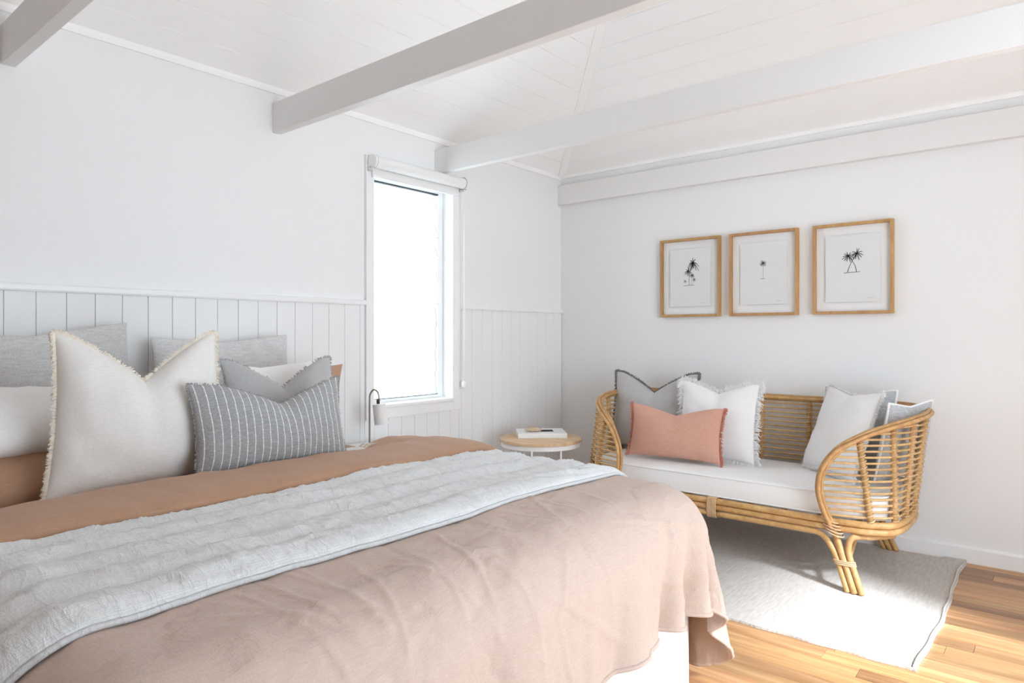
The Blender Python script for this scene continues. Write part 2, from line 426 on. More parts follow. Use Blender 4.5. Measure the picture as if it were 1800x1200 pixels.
# walls behind the camera, the wide doorway lets the daylight in
wf = MB()
wf.box(XL-.15, DOOR[0], YB-.15, YB, -.1, EZ+.12).box(DOOR[1], WX+.15, YB-.15, YB, -.1, EZ+.12).box(DOOR[0], DOOR[1], YB-.15, YB, DOOR[3], EZ+.12)
structure(wf.build('wall_front', 'wall'), 'white wall with a wide open doorway behind the viewer', 'wall')
structure(box_obj('bounce_terrace', -7, 9, -9, YB-.151, -.22, -.10, 'bounce_paving'), 'unseen pale paving added outside the doorway to bounce light up to the ceiling', 'bounce_terrace')  # unseen ground, added to reflect daylight through the doorway onto the ceiling
structure(box_obj('wall_left', XL-.15, XL, YB-.15, WY+.15, -.1, EZ+.12, 'wall'), 'plain white wall left of the bed', 'wall')

# hipped ceiling
def hip_shell():
    e = .35; dz = -e*PITCH
    A = [(XL-e, YB-e), (WX+e, YB-e), (WX+e, WY+e), (XL-e, WY+e)]
    up = .03
    v = [(p[0], p[1], EZ+dz+up) for p in A] + [(XL+HW, RY, RZ+up), (WX-HW, RY, RZ+up)]
    f = [(0, 1, 5, 4), (1, 2, 5), (2, 3, 4, 5), (3, 0, 4)]
    return mk('ceiling', v, f, 'ceil', None, False)
ceiling = hip_shell()
sm = ceiling.modifiers.new('solid', 'SOLIDIFY'); sm.thickness = .1; sm.offset = 1
structure(ceiling, 'white hipped ceiling lined with painted boards', 'ceiling')
def hip_boards():
    W = .145; g = .0011; th = .014
    c = math.sqrt(1+PITCH**2); run = W/c
    k = 0
    slopes = {
        'back': (lambda s, t: (s, WY-t)), 'front': (lambda s, t: (s, YB+t)),
        'right': (lambda s, t: (WX-t, s)), 'left': (lambda s, t: (XL+t, s))}
    for nm, fn in slopes.items():
        t = 0.
        while t < HW-.01:
            t0, t1 = t + g, min(t+run-g, HW)
            lo, hi = (XL, WX) if nm in ('back', 'front') else (YB, WY)
            v = []
            for dz in (0, th):
                for tt, s in ((t0, lo+t0), (t0, hi-t0), (t1, hi-t1), (t1, lo+t1)):
                    p = fn(s, tt); v.append((p[0], p[1], EZ+PITCH*tt+dz*c+.004))
            if hi-lo-2*t1 < .02: break
            MB().add(v, [(0, 1, 2, 3), (4, 7, 6, 5), (0, 4, 5, 1), (1, 5, 6, 2), (2, 6, 7, 3), (3, 7, 4, 0)]).build('ceiling_board', 'ceil', ceiling, False, .002, 1)
            t += run
hip_boards()
def hip_strip(n, sx, sy, cx, cy, label):
    L0, L1 = .0, HW-.05
    w = .036
    v = []
    d = Vector((sx, sy, PITCH))
    sd = Vector((-sy, sx, 0)).normalized()*w
    dn = Vector((0, 0, -.016))
    for a in (L0, L1):
        p = Vector((cx, cy, EZ)) + d*a
        for q in (p-sd+Vector((0, 0, w*PITCH*.7)), p+sd+Vector((0, 0, w*PITCH*.7)), p+sd*.75+dn, p-sd*.75+dn): v.append(q)
    o = MB().add([tuple(q) for q in v], [(0, 1, 2, 3), (7, 6, 5, 4), (0, 4, 5, 1), (1, 5, 6, 2), (2, 6, 7, 3), (3, 7, 4, 0)]).build('trim_%d' % n, 'ceil', None, False, .002)
    return structure(o, label, 'trim')
hip_strip(3, -1, -1, WX, WY, 'white cover strip up the ceiling hip from the room corner')
hip_strip(4, 1, -1, XL, WY, 'white cover strip up the ceiling hip left of the bed')
cb = MB().prism([(WY, EZ-.018), (WY-.010, EZ-.018), (WY-.016, EZ-.004), (WY-.016, EZ+.02), (WY, EZ+.02)], 'x', XL, WX)
structure(cb.build('trim_5', 'ceil'), 'thin white cornice where ceiling meets the bed-head wall', 'trim')
cb = MB().prism([(WX, EZ-.010), (WX-.016, EZ-.010), (WX-.016, EZ+.02), (WX, EZ+.02)], 'y', YB, WY)
structure(cb.build('trim_6', 'ceil'), 'thin white cornice where ceiling meets the right wall', 'trim')
# tie beams
for x0, lab in ((.735, 'white ceiling beam at the top left corner of the view'), (1.88, 'white ceiling beam left of the window, ending high on the bed-head wall'),
                (3.03, 'white ceiling beam crossing just right of the window top')):
    o = box_obj('ceiling_beam', x0, x0+.046, YB, WY, 2.292, 2.446, 'beam', None, .0025)
    tag(o, lab, 'beam', kind='structure')
o = box_obj('ceiling_beam', WX-.046, WX, YB, WY, 2.290, 2.446, 'beam', None, .0025)
tag(o, 'white beam fixed flat along the right wall above the pictures', 'beam', kind='structure')

# ------------------------------------------------------------------ window
win = empty('window_1', (0, 0, 0)); structure(win, 'tall narrow louvre window with white frame in the bed-head wall', 'window')
x0, x1, z0, z1 = WIN
A = ARCH
ar = MB().box(A[0], x0, WY-.022, WY+.005, A[2], A[3]).box(x1, A[1], WY-.022, WY+.005, A[2], A[3]).box(x0, x1, WY-.022, WY+.005, A[2], z0).box(x0, x1, WY-.022, WY+.005, z1, A[3])
ar.build('architrave', 'trim', win, False, .002)
li = MB().box(x0, x0+.004, WY-.02, WY+.15, z0, z1).box(x1-.004, x1, WY-.02, WY+.15, z0, z1).box(x0, x1, WY-.02, WY+.15, z1-.004, z1)
li.build('reveal', 'trim', win)
MB().box(x0, x1, WY-.034, WY+.15, z0-.002, z0+.018).build('window_sill', 'trim', win, False, .003)
GY = WY+.105
sf = MB().box(x0+.004, x0+.05, GY-.03, GY+.04, z0+.018, z1-.004).box(x1-.05, x1-.004, GY-.03, GY+.04, z0+.018, z1-.004)
sf.box(x0+.05, x1-.05, GY-.03, GY+.04, z0+.018, z0+.04).box(x0+.05, x1-.05, GY-.03, GY+.04, z1-.05, z1-.004)
sf.build('sash_frame', 'trim', win, False, .003)
MB().box(x0+.05, x1-.05, GY-.034, GY-.010, z1-.058, z1-.049).build('seal', 'rubber', win)
MB().box(x0+.05, x1-.05, GY-.031, GY-.02, z0+.040, z0+.043).build('seal', 'rubber', win)
NB = 9; bz0, bz1 = z0+.045, z1-.055; pitch = (bz1-bz0)/NB
for k in range(NB):
    tilt = math.radians(24 if k >= 4 else 5)
    zc = bz0+pitch*(k+.5)
    R = Matrix.Rotation(-tilt, 4, 'X')
    hh = pitch*.54
    b = MB().box(x0+.052, x1-.052, -.003, .003, -hh, hh)
    b.v = [tuple(Vector((v[0], GY, zc)) + (R @ Vector((0, v[1], v[2])))) for v in b.v]
    b.build('pane', 'glass', win)
    for xx in (x0+.052, x1-.06):
        c = MB().box(xx-.002, xx+.012, -.013, .013, -hh*.9, hh*.9)
        c.v = [tuple(Vector((v[0], GY, zc)) + (R @ Vector((0, v[1], v[2])))) for v in c.v]
        c.build('louvre_clip', 'trim', win)
# roller blind
rb = empty('roller_blind', (2.86, WY-.05, 2.20)); tag(rb, 'white roller blind rolled up at the top of the louvre window', 'blind')
def world_child(o, root):
    o.matrix_parent_inverse = root.matrix_world.inverted(); return o
bpy.context.view_layer.update()
ZB = 2.255; YBL = WY-.062; RB = .036
X0, X1 = 2.49, 3.232
RX = Matrix.Rotation(math.radians(90), 4, 'Y')
o = MB().lathe([(0, 0), (RB, 0), (RB, X1-X0), (0, X1-X0)], 28, (X0, YBL, ZB), RX).build('rolled_cloth', 'blind', rb, True); world_child(o, rb)
em = o.modifiers.new('es', 'EDGE_SPLIT')
o = MB().box(X0+.01, X1-.01, YBL+RB-.008, YBL+RB-.004, ZB-.07, ZB).build('hanging_cloth', 'blind', rb); world_child(o, rb)
o = MB().box(X0+.01, X1-.01, YBL+RB-.014, YBL+RB+.002, ZB-.084, ZB-.066).build('bottom_bar', 'trim', rb, False, .003); world_child(o, rb)
for xa, xb in ((X0-.018, X0-.002), (X1+.002, X1+.018)):
    o = MB().lathe([(0, 0), (RB+.004, 0), (RB+.006, .003), (RB+.006, xb-xa-.003), (RB+.004, xb-xa), (0, xb-xa)], 28, (xa, YBL, ZB), RX).build('end_cap', 'trim', rb, True); world_child(o, rb)
    o.modifiers.new('es', 'EDGE_SPLIT')
    o = MB().box(xa, xb, YBL-.010, WY-.0215, ZB-.05, ZB-.028).box(xa, xb, WY-.030, WY-.0215, ZB-.05, ZB+.04).build('bracket', 'trim', rb, False, .002); world_child(o, rb)
    o = MB().lathe([(0, 0), (.005, 0), (.005, .006), (0, .006)], 10, (xa+.004, YBL-.02, ZB-.045), None).build('screw_cap', 'grey_plastic', rb); world_child(o, rb)
for xa in (X0-.0015, X1-.0005):
    ring = [(xa+.001, YBL+(RB+.0035)*math.cos(a), ZB+(RB+.0035)*math.sin(a)) for a in np.linspace(0, 2*math.pi, 28, endpoint=False)]
    o = MB().tube(ring, .0026, 5, False, True).build('ring_seal', 'grey_plastic', rb, True); world_child(o, rb)
cx = X1+.010
for sgn, sw in ((-1, .0), (1, .010)):
    pts = [(cx+sgn*.006+sw*math.sin(t*3), YBL+.006*sgn, ZB-.03-t*1.27) for t in np.linspace(0, 1, 30)]
    pts[-1] = (cx, YBL, ZB-1.32)
    o = MB().tube(catmull(pts, 3), .0024, 5).build('chain', 'trim', rb, True); world_child(o, rb)
o = MB().lathe([(0, 0), (.013, .002), (.016, .010), (.016, .036), (.010, .046), (0, .048)], 14, (cx, YBL, ZB-1.36)).build('chain_weight', 'trim', rb, True); world_child(o, rb)

# ------------------------------------------------------------------ rug
def build_rug():
    xa, xb, ya, yb = 2.868, 4.405, .425, 2.44
    nx, ny = 60, 80; V = []; F = []
    def P(i, j, top):
        u, v = i/nx, j/ny
        x = xa+(xb-xa)*u; y = ya+(yb-ya)*v
        if j == 0: y += .009*math.sin(u*7+2)+.003*math.sin(u*31)
        if j < 6: y += (.009*math.sin(u*7+2)) * (1-j/6) * (j > 0)
        if i == 0: x += .004*math.sin(v*60)
        z = .0105 + .0012*math.sin(x*9)*math.sin(y*7)
        edge = math.exp(-(y-ya)/.03)
        z += .008*edge*(.4+.6*math.sin(u*9+.5)**2)
        if u > .93 and v < .06: z += .008*((u-.93)/.07)
        return (x, y, z if top else .001)
    for t in (1, 0):
        for j in range(ny+1):
            for i in range(nx+1): V.append(P(i, j, t))
    N = (nx+1)*(ny+1)
    for j in range(ny):
        for i in range(nx):
            a = j*(nx+1)+i; F.append((a, a+1, a+nx+2, a+nx+1)); F.append((N+a, N+a+nx+1, N+a+nx+2, N+a+1))
    per = [i for i in range(nx+1)] + [j*(nx+1)+nx for j in range(1, ny+1)] + [ny*(nx+1)+i for i in range(nx-1, -1, -1)] + [j*(nx+1) for j in range(ny-1, 0, -1)]
    for k in range(len(per)):
        a, b = per[k], per[(k+1) % len(per)]; F.append((a, N+a, N+b, b))
    o = mk('rug', V, F, 'rug', None, False)
    tag(o, 'natural woven flat rug under the rattan daybed', 'rug')
    # rolled hem along the short side
    pts = [(xa+(xb-xa)*u, ya+.010+.009*math.sin(u*7+2)+.003*math.sin(u*31), .014+.004*math.sin(u*9+.5)**2) for u in np.linspace(.005, .995, 70)]
    MB().tube(pts, .0042, 6).build('hem', 'rug', o, True)
build_rug()

# ------------------------------------------------------------------ bed
bed = empty('bed', (1.24, 2.05, 0)); tag(bed, 'king bed with white valanced base and clay coloured fitted sheet', 'bed')
bpy.context.view_layer.update()
BX0, BX1, BY0, BY1 = .33, 2.15, 1.0, 3.10
def valance():
    pts = []
    def seg(a, b, n): return [(a[0]+(b[0]-a[0])*k/n, a[1]+(b[1]-a[1])*k/n) for k in range(n)]
    c = [(BX0, BY1), (BX0, BY0), (BX1, BY0), (BX1, BY1)]
    per = seg(c[0], c[1], 50)+seg(c[1], c[2], 60)+seg(c[2], c[3], 50)+seg(c[3], c[0], 30)
    V = []; F = []; n = len(per)
    for z in (0.003, .12, .25, .38):
        for k, p in enumerate(per):
            off = .006*math.sin(k*.9)*(1-z/.4)
            V.append((p[0]+off, p[1]+off, z))
    for r in range(3):
        for k in range(n): F.append((r*n+k, r*n+(k+1) % n, (r+1)*n+(k+1) % n, (r+1)*n+k))
    F.append(tuple(3*n+k for k in range(n)))
    return V, F
v, f = valance()
world_child(mk('valance', v, f, 'valance', bed), bed)
o = MB().box(BX0+.005, BX1-.005, BY0+.005, BY1-.005, .385, .69).build('fitted_sheet_mattress', 'sheet', bed, True, .06, 5); world_child(o, bed)

# duvet: a cloth draped over a rounded rectangle.  a,b are cloth coordinates
XI0, XI1, YI = .43, 2.045, 1.085; RR = .185; ZT = .745
LS, LF = .80, .482
def top_z(x, y):
    return ZT + .010*fbm(x, y, 1.3, 1.6) + .008*math.exp(-((x-1.2)/.9)**2) + .010*math.exp(-((x-1.95)/.2)**2-((y-2.2)/.3)**2)
def drape(a, b):
    """cloth coordinate -> (point, normal)"""
    def pos(a, b):
        dx = max(0, a-XI1, XI0-a); sgn = 1 if a > XI1 else -1
        db = max(0, YI-b)
        ix = min(max(a, XI0), XI1); iy = max(b, YI)
        if dx == 0 and db == 0: return Vector((a, b, top_z(a, b)))
        p, q = dx/LS, db/LF
        if q <= 0: rho, phi = p, 0.
        elif p <= 0: rho, phi = q, math.pi/2
        else:
            rho = max(p, q)
            phi = math.pi/4*(q/p) if q < p else math.pi/2-math.pi/4*(p/q)
        wgt = math.sin(phi)**2
        Lc = LS*(1-wgt) + LF*wgt
        # hem lifts a little in the middle of the corner
        L = (Lc + .06*math.sin(2*phi)**2) * rho
        n = Vector((sgn*math.cos(phi), -math.sin(phi), 0))
        arc = RR*math.pi/2
        cor = math.sin(2*phi)
        if L < arc:
            t = L/RR; out = RR*math.sin(t); dn = RR*(1-math.cos(t))
        else:
            r = L-arc; out = RR + r*(.10+.13*cor); dn = RR + r*.985
        hang = min(1, max(0, (L-.12)/.5))
        # folds
        s = (ix*1. + phi*sgn*.35 - iy*1.0*sgn)
        fold = .014*math.sin(s*15+.7)+.012*math.sin(s*27+1.1*hang)
        if a > 1.1 and phi > .05:
            sf = ix + (math.pi/2-phi)*.30 - .10*(1-hang)      # along the foot, then round the corner
            for pc, wd, am in ((1.755, .034, -.105), (1.83, .034, .030), (1.905, .032, -.10), (1.97, .028, .028), (2.04, .030, -.075), (2.11, .03, .022), (2.19, .035, -.055), (1.47, .03, -.018), (1.62, .025, -.016), (1.30, .03, -.014)):
                fold += am*math.exp(-((sf-pc)/wd)**2)*(.35+.65*hang)*min(1, phi/.4)
        fold += .016*fbm(ix*2.2+phi, iy*2.2, L*1.2, 1.)
        out += fold*hang
        P = Vector((ix, iy, top_z(ix, iy))) + n*out
        P.z -= dn
        return P
    p = pos(a, b); e = .004
    tx = pos(a+e, b)-pos(a-e, b); ty = pos(a, b+e)-pos(a, b-e)
    nn = tx.cross(ty)
    nn = nn.normalized() if nn.length > 1e-9 else Vector((0, 0, 1))
    return p, nn

CR = random.Random(21)
CREASES = [(CR.uniform(.3, 2.5), CR.uniform(.62, 1.3), math.radians(CR.choice((90, 80, 100, 60, 20, 150))+CR.uniform(-15, 15)), CR.uniform(.12, .35), CR.uniform(0, 6)) for _ in range(34)]
def crinkle(a, b, amp=1.):
    """shallow pressed creases and rumples of washed linen"""
    w = fbm(a*1., b*1., 3.1, 2.2)
    c = .0028*fbm(a+.3*w, b*1.5, 7.7, 5.) + .0022*fbm(a, b, 9.1, 13.)
    r = abs(fbm(a*.8+.2*w, b*1.4, 17.3, 3.2)); c -= .0028*math.exp(-(r/.07)**2)
    for (a0, b0, th, ln, k) in CREASES:
        ca, sa = math.cos(th), math.sin(th)
        t = (a-a0)*ca+(b-b0)*sa
        if abs(t) > ln: continue
        dd = -(a-a0)*sa+(b-b0)*ca + .025*math.sin(5*t+k)
        c += .0030*math.exp(-(dd/.0075)**2)*(1-(t/ln)**2)
    return c*amp

def sheet_mesh(name, as_, bs, fn, mat, parent=None, thick=.0, uv=None):
    nx, ny = len(as_), len(bs); V = []; UV = []
    for j, b in enumerate(bs):
        for i, a in enumerate(as_):
            V.append(tuple(fn(a, b))); UV.append((i/(nx-1), j/(ny-1)))
    F = [(j*nx+i, j*nx+i+1, (j+1)*nx+i+1, (j+1)*nx+i) for j in range(ny-1) for i in range(nx-1)]
    o = mk(name, V, F, mat, parent)
    ul = o.data.uv_layers.new(name='UVMap')
    idx = np.zeros(len(o.data.loops), dtype=np.int32); o.data.loops.foreach_get('vertex_index', idx)
    ul.data.foreach_set('uv', np.array(UV, dtype=np.float32)[idx].ravel())
    if thick:
        m = o.modifiers.new('solid', 'SOLIDIFY'); m.thickness = thick; m.offset = -1
    return o

def duvet_pt(a, b):
    p, n = drape(a, b); return p + n*crinkle(a, b)
as_ = np.concatenate([np.linspace(XI0-LS, XI0, 44)[:-1], np.linspace(XI0, XI1, 230), np.linspace(XI1, XI1+LS, 100)[1:]])
bs = np.concatenate([np.linspace(YI-LF, YI, 76)[:-1], np.linspace(YI, 2.28, 110)])
duvet = sheet_mesh('duvet', as_, bs, duvet_pt, 'duvet', None, .012)
tag(duvet, 'dusty clay linen duvet cover hanging over the bed foot and sides', 'duvet')
# hem seam
hp = [tuple(duvet_pt(a, YI-LF+.0005)) for a in np.linspace(XI0-LS, XI1+LS, 260)]
MB().tube(hp, .0065, 6).build('hem', 'duvet', duvet, True)
hp = [tuple(duvet_pt(XI1+LS-.0005, b)) for b in np.linspace(YI-LF, 2.28, 160)]
MB().tube(hp, .0065, 6).build('hem', 'duvet', duvet, True)
# turned-back top band of the duvet
def fold_band(name, y0, y1, base, h, seed, mat, a0, a1, lift=0.):
    V = []; F = []; nA = 120; nB = 26
    al = np.linspace(a0, a1, nA)
    for a in al:
        yy0 = y0 + .018*fbm(a, seed, 0, 1.7); yy1 = y1 + .014*fbm(a, seed+4, 0, 1.7)
        hh = h*(1+.22*fbm(a, seed+9, 0, 2.)+lift*max(0, min(1, (a-1.68)/.25)))
        for k in range(nB):
            t = 2*math.pi*k/nB
            c, s = math.cos(t), math.sin(t)
            c = math.copysign(abs(c)**.55, c); s = math.copysign(abs(s)**.7, s)
            b = (yy0+yy1)/2 + (yy1-yy0)/2*c
            p, n = drape(a, b)
            off = base + hh*(.5+.5*s)
            V.append(tuple(p + n*(off + crinkle(a, b, .8)*(s > 0))))
    for i in range(nA-1):
        for k in range(nB): F.append((i*nB+k, (i+1)*nB+k, (i+1)*nB+(k+1) % nB, i*nB+(k+1) % nB))
    F.append(tuple(range(nB))); F.append(tuple((nA-1)*nB+k for k in range(nB-1, -1, -1)))
    return mk(name, V, F, mat, duvet)
o = fold_band('turned_back_band', 1.862, 2.19, .000, .054, 2.0, 'sheet', XI0-LS*.75, XI1+LS*.8)
tag(o, 'deeper clay brown underside folded back')
o = fold_band('rolled_end', 2.14, 2.38, -.04, .050, 7.0, 'sheet', XI0-LS*.4, XI1+.42, .6)
tag(o, 'deeper clay brown rolled end')

# quilted throw across the bed
TY0, TY1 = 1.255, 1.915
def throw_edge(a): return .012*math.sin(a*5.1)+.010*fbm(a, 3.3, 0, 2.5)
def throw_pt(a, t):
    s = max(0, min(1, t))
    y = TY0+throw_edge(a) + (TY1-TY0+.010*fbm(a, 8, 0, 2))*t + .012*fbm(a*1.3, t*2, 4., 1.5)
    p, n = drape(a, y)
    ch = abs(math.sin(math.pi*t*5.0))**.55
    ch2 = ch*(.022+.006*fbm(a*3, t*5, 2.2, 1.))
    rum = .004*fbm(a*1.2+3*t, t*1.2, 5.5, 4.) + .0085*(1-abs(fbm(a*2.2+t*1.1, t*.5, 11.5, 6.)))**4*.5 + .003*fbm(a*4, t*3, 21., 5.)
    e = max(0., min(1., (t-.86)/.10)); k = 1-e*e*(3-2*e)*.95
    return p + n*(.012*(1-.5*(1-k)) + (ch2 + 1.7*rum*ch)*k)
as2 = np.linspace(XI0-LS*.75, XI1+LS*.92, 330); ts = np.linspace(0, 1, 100)
throw = sheet_mesh('quilted_throw', as2, ts, throw_pt, 'throw', None, .008)
tag(throw, 'pale grey pinstriped quilted throw spread across the middle of the bed', 'throw')
V = [tuple(throw_pt(a, 0.0)+Vector((0, -.003, -.004))) for a in as2]
MB().tube(V, .006, 6).build('piped_edge', 'throw', throw, True)

# small cream fringed cloth lying behind the striped cushion
def fringed_cloth():
    xa, xb, ya, yb = 1.60, 1.78, 2.27, 2.40
    def P(u, v):
        x = xa+(xb-xa)*u; y = ya+(yb-ya)*v
        return (x, y-.03*u, .756+.020*math.sin(math.pi*v)+.010*fbm(x, y, 2., 9.))
    o = sheet_mesh('fringed_cloth', np.linspace(0, 1, 24), np.linspace(0, 1, 16), lambda u, v: P(u, v), 'cream', None, .008)
    tag(o, 'small cream cloth with knotted tassels lying behind the striped cushion', 'cloth')
    r = random.Random(5)
    for k in range(7):
        p = np.array(P(1., k/6)); e = p+np.array([.075+r.uniform(-.01, .01), r.uniform(-.02, .02), -.004])
        t = MB().lathe([(0, -.008), (.007, -.005), (.008, 0), (.007, .005), (0, .008)], 10, tuple(p+np.array([.008, 0, 0]))).build('tassel', 'cream_fringe', o, True)
        mb = MB()
        for q in range(14):
            d = e+np.array([r.uniform(-.012, .012), r.uniform(-.016, .016), r.uniform(-.004, .010)])
            mb.tube([p, (p+d)/2+np.array([0, 0, r.uniform(0, .012)]), d], .0014, 4)
        tag(mb.build('tassel_strands', 'cream_fringe', o, True), kind='stuff')
fringed_cloth()

# ------------------------------------------------------------------ cushions
def cushion_mesh(w, h, t, chop=0., seed=0., n=34, bow=.06, puff=.5, sag=.0, chop_u=0., skew=0., chopw=.85, wr=1., taper=0.):
    s = np.linspace(-1, 1, n+1); g = np.sin(s*math.pi/2)
    def base(u, v):
        x = w/2*u*(1-bow*(1-v*v)); z = h/2*(1+v*(1-bow*(1-u*u)))
        vv = (v+1)/2
        if chop:
            d = max(0, 1-abs(u-chop_u)/chopw)**1.25
            z -= chop*h*d*vv**2.2
            x += (chop_u-u)*.10*w*chop*2*(vv**3)*max(0, 1-abs(u))
        z -= sag*h*(1-abs(u))*vv
        x += skew*h*(vv)
        x *= 1-taper*vv
        return x, z
    def thick(u, v):
        vv = (v+1)/2
        th = t/2*(max(0, (1-abs(u)**2.4)*(1-abs(v)**2.4)))**puff
        th *= 1+.22*(.5-vv)
        if chop: th *= 1-.6*math.exp(-((u-chop_u)/.16)**2)*vv**2.5*min(1, chop*4)
        return th
    V = []; UV = []; idx = {}; F = []
    for side in (0, 1):
        for j in range(n+1):
            for i in range(n+1):
                edge = i in (0, n) or j in (0, n)
                if side == 1 and edge: idx[1, i, j] = idx[0, i, j]; continue
                u, v = g[i], g[j]; x, z = base(u, v); th = thick(u, v)
                k = min(1, th/(t*.25+1e-6))
                wn = .012*fbm(x+seed, z+seed*1.7, side*5., 4.)+.006*fbm(x*1.3+seed, z, side*3.+9, 11.)
                # radiating pulls from corners
                rad = math.atan2(z-h*.5, x); pull = .004*math.sin(rad*14+seed)*(abs(u)*abs(v))
                y = (-1 if side == 0 else 1)*(th + (wn+pull)*k*wr*t/.18)
                idx[side, i, j] = len(V); V.append((x, y, z)); UV.append(((u+1)/2, (v+1)/2))
        for j in range(n):
            for i in range(n):
                q = (idx[side, i, j], idx[side, i+1, j], idx[side, i+1, j+1], idx[side, i, j+1])
                F.append(q if side == 0 else q[::-1])
    per = [(i, 0) for i in range(n)]+[(n, j) for j in range(n)]+[(i, n) for i in range(n, 0, -1)]+[(0, j) for j in range(n, 0, -1)]
    P = [Vector(V[idx[0, i, j]]) for i, j in per]
    return V, F, UV, P

def fringe_mesh(P, length, count, seed, curl=.5, wid=.0022, sides=('b', 'r', 't', 'l'), jit=.5):
    r = random.Random(seed); n = len(P); q = n//4
    mb = MB(); names = ['b', 'r', 't', 'l']
    for c in range(count):
        f = r.random()*n; i = int(f) % n; t = f-int(f)
        if names[min(3, i//q)] not in sides: continue
        p = P[i].lerp(P[(i+1) % n], t)
        tg = (P[(i+1) % n]-P[i-1]); tg = Vector((tg.x, 0, tg.z)).normalized()
        out = Vector((tg.z, 0, -tg.x))
        d = (out + tg*r.uniform(-jit, jit) + Vector((0, r.uniform(-jit, jit), 0))).normalized()
        L = length*r.uniform(.6, 1.15)
        c1 = p - out*.004; m = p + d*L*.55; e = p + d*L + Vector((0, r.uniform(-1, 1)*L*.2, -curl*L*r.random()))
        a = (d.cross(Vector((0, 1, 0)))); a = a.normalized() if a.length > .01 else Vector((1, 0, 0))
        b = d.cross(a).normalized()
        pts = []
        for base, ww in ((c1, wid), (m, wid*1.1), (e, wid*.6)):
            pts += [base+a*ww, base-a*.5*ww+b*.87*ww, base-a*.5*ww-b*.87*ww]
        fs = []
        for lv in range(2):
            for k in range(3): fs.append((lv*3+k, lv*3+(k+1) % 3, lv*3+3+(k+1) % 3, lv*3+3+k))
        fs.append((6, 7, 8))
        mb.add([tuple(x) for x in pts], fs)
    return mb

def cushion(name, label, cat, mat, w, h, t, loc, lean, yaw, roll=0., chop=0., seed=0., fringe=None, piping=None, group=None, **kw):
    """loc = middle of the lower edge; lean = backwards tilt; yaw: 0 faces -y"""
    V, F, UV, P = cushion_mesh(w, h, t, chop, seed, **kw)
    o = mk(name, V, F, mat)
    ul = o.data.uv_layers.new(name='UVMap')
    ix = np.zeros(len(o.data.loops), dtype=np.int32); o.data.loops.foreach_get('vertex_index', ix)
    ul.data.foreach_set('uv', np.array(UV, dtype=np.float32)[ix].ravel())
    o.location = loc
    o.rotation_mode = 'QUATERNION'
    o.rotation_quaternion = (Matrix.Rotation(math.radians(yaw), 3, 'Z') @ Matrix.Rotation(math.radians(-lean), 3, 'X') @ Matrix.Rotation(math.radians(roll), 3, 'Y')).to_quaternion()
    tag(o, label, cat, group)
    if fringe:
        fm = fringe_mesh(P, fringe['len'], fringe['n'], int(seed*100)+3, fringe.get('curl', .4), fringe.get('wid', .0022), fringe.get('sides', ('b', 'r', 't', 'l')), fringe.get('jit', .5))
        tag(fm.build('fringe', fringe['mat'], o, False), kind='stuff')
    if piping:
        MB().tube([tuple(p) for p in P], piping[1], 6, False, True).build('piping', piping[0], o, True)
    return o

# --- on the bed
pil = 'bed_pillow'
# clay pillows (lowest), white pillows on them, grey cushions against the wall
cushion(pil, 'clay brown pillow lowest in the left pillow stack on the bed', 'pillow', 'sheet', .74, .48, .16, (.73, 2.47, .718), 62, 1, 0, 0, 1.1, group='clay brown bed pillows')
cushion(pil, 'clay brown pillow at the back of the right pillow stack, corner poking out', 'pillow', 'sheet', .57, .405, .14, (1.745, 2.78, .708), 15, -2, 0, 0, 2.1, group='clay brown bed pillows', bow=.09, taper=-.24)
cushion(pil, 'white cotton pillow on the left stack below the grey cushion', 'pillow', 'white_linen', .74, .41, .15, (.72, 2.54, .885), 67, 2, 0, 0, 3.1, group='white bed pillows')
cushion(pil, 'white cotton pillow on the right stack behind the plain grey cushion', 'pillow', 'white_linen', .70, .455, .14, (1.56, 2.64, .708), 16, 0, 2, .05, 4.1, group='white bed pillows', bow=.09)
cushion('wall_cushion', 'pale grey marl cushion leaning on the wall at the left edge of view', 'cushion', 'grey_marl', .70, .44, .12, (.815, 3.02, .845), 4, 0, -3, .03, 5.1, group='grey marl cushions against the wall', bow=.03, sag=.05)
cushion('wall_cushion', 'pale grey marl cushion leaning on the wall, right one behind the cream cushion', 'cushion', 'grey_marl', .66, .42, .12, (1.575, 3.03, .825), 4, 0, -1, .03, 6.1, group='grey marl cushions against the wall', bow=.03, sag=.03)
cushion('grey_cushion', 'plain mid grey square cushion behind the striped cushion on the bed', 'cushion', 'grey_plain', .49, .46, .16, (1.535, 2.43, .708), 16, -4, 0, .25, 7.1, fringe=dict(mat='grey_plain', len=.010, n=500, wid=.0025))
cushion('fringed_cushion', 'large cream linen cushion with short fringe and deep dent in its top', 'cushion', 'cream', .575, .525, .20, (.945, 2.38, .735), 9, 1, 0, .29, 8.3, taper=.10, skew=.05, fringe=dict(mat='cream_fringe', len=.016, n=2200, wid=.0022, jit=.6), chopw=.95)
cushion('striped_cushion', 'grey lumbar cushion with white stitched stripes at the front of the bed pillows', 'cushion', 'lumbar', .595, .325, .15, (1.347, 2.23, .762), 12, -3, 0, .26, 9.2, chop_u=.12, fringe=dict(mat='lumbar', len=.007, n=500, wid=.002))
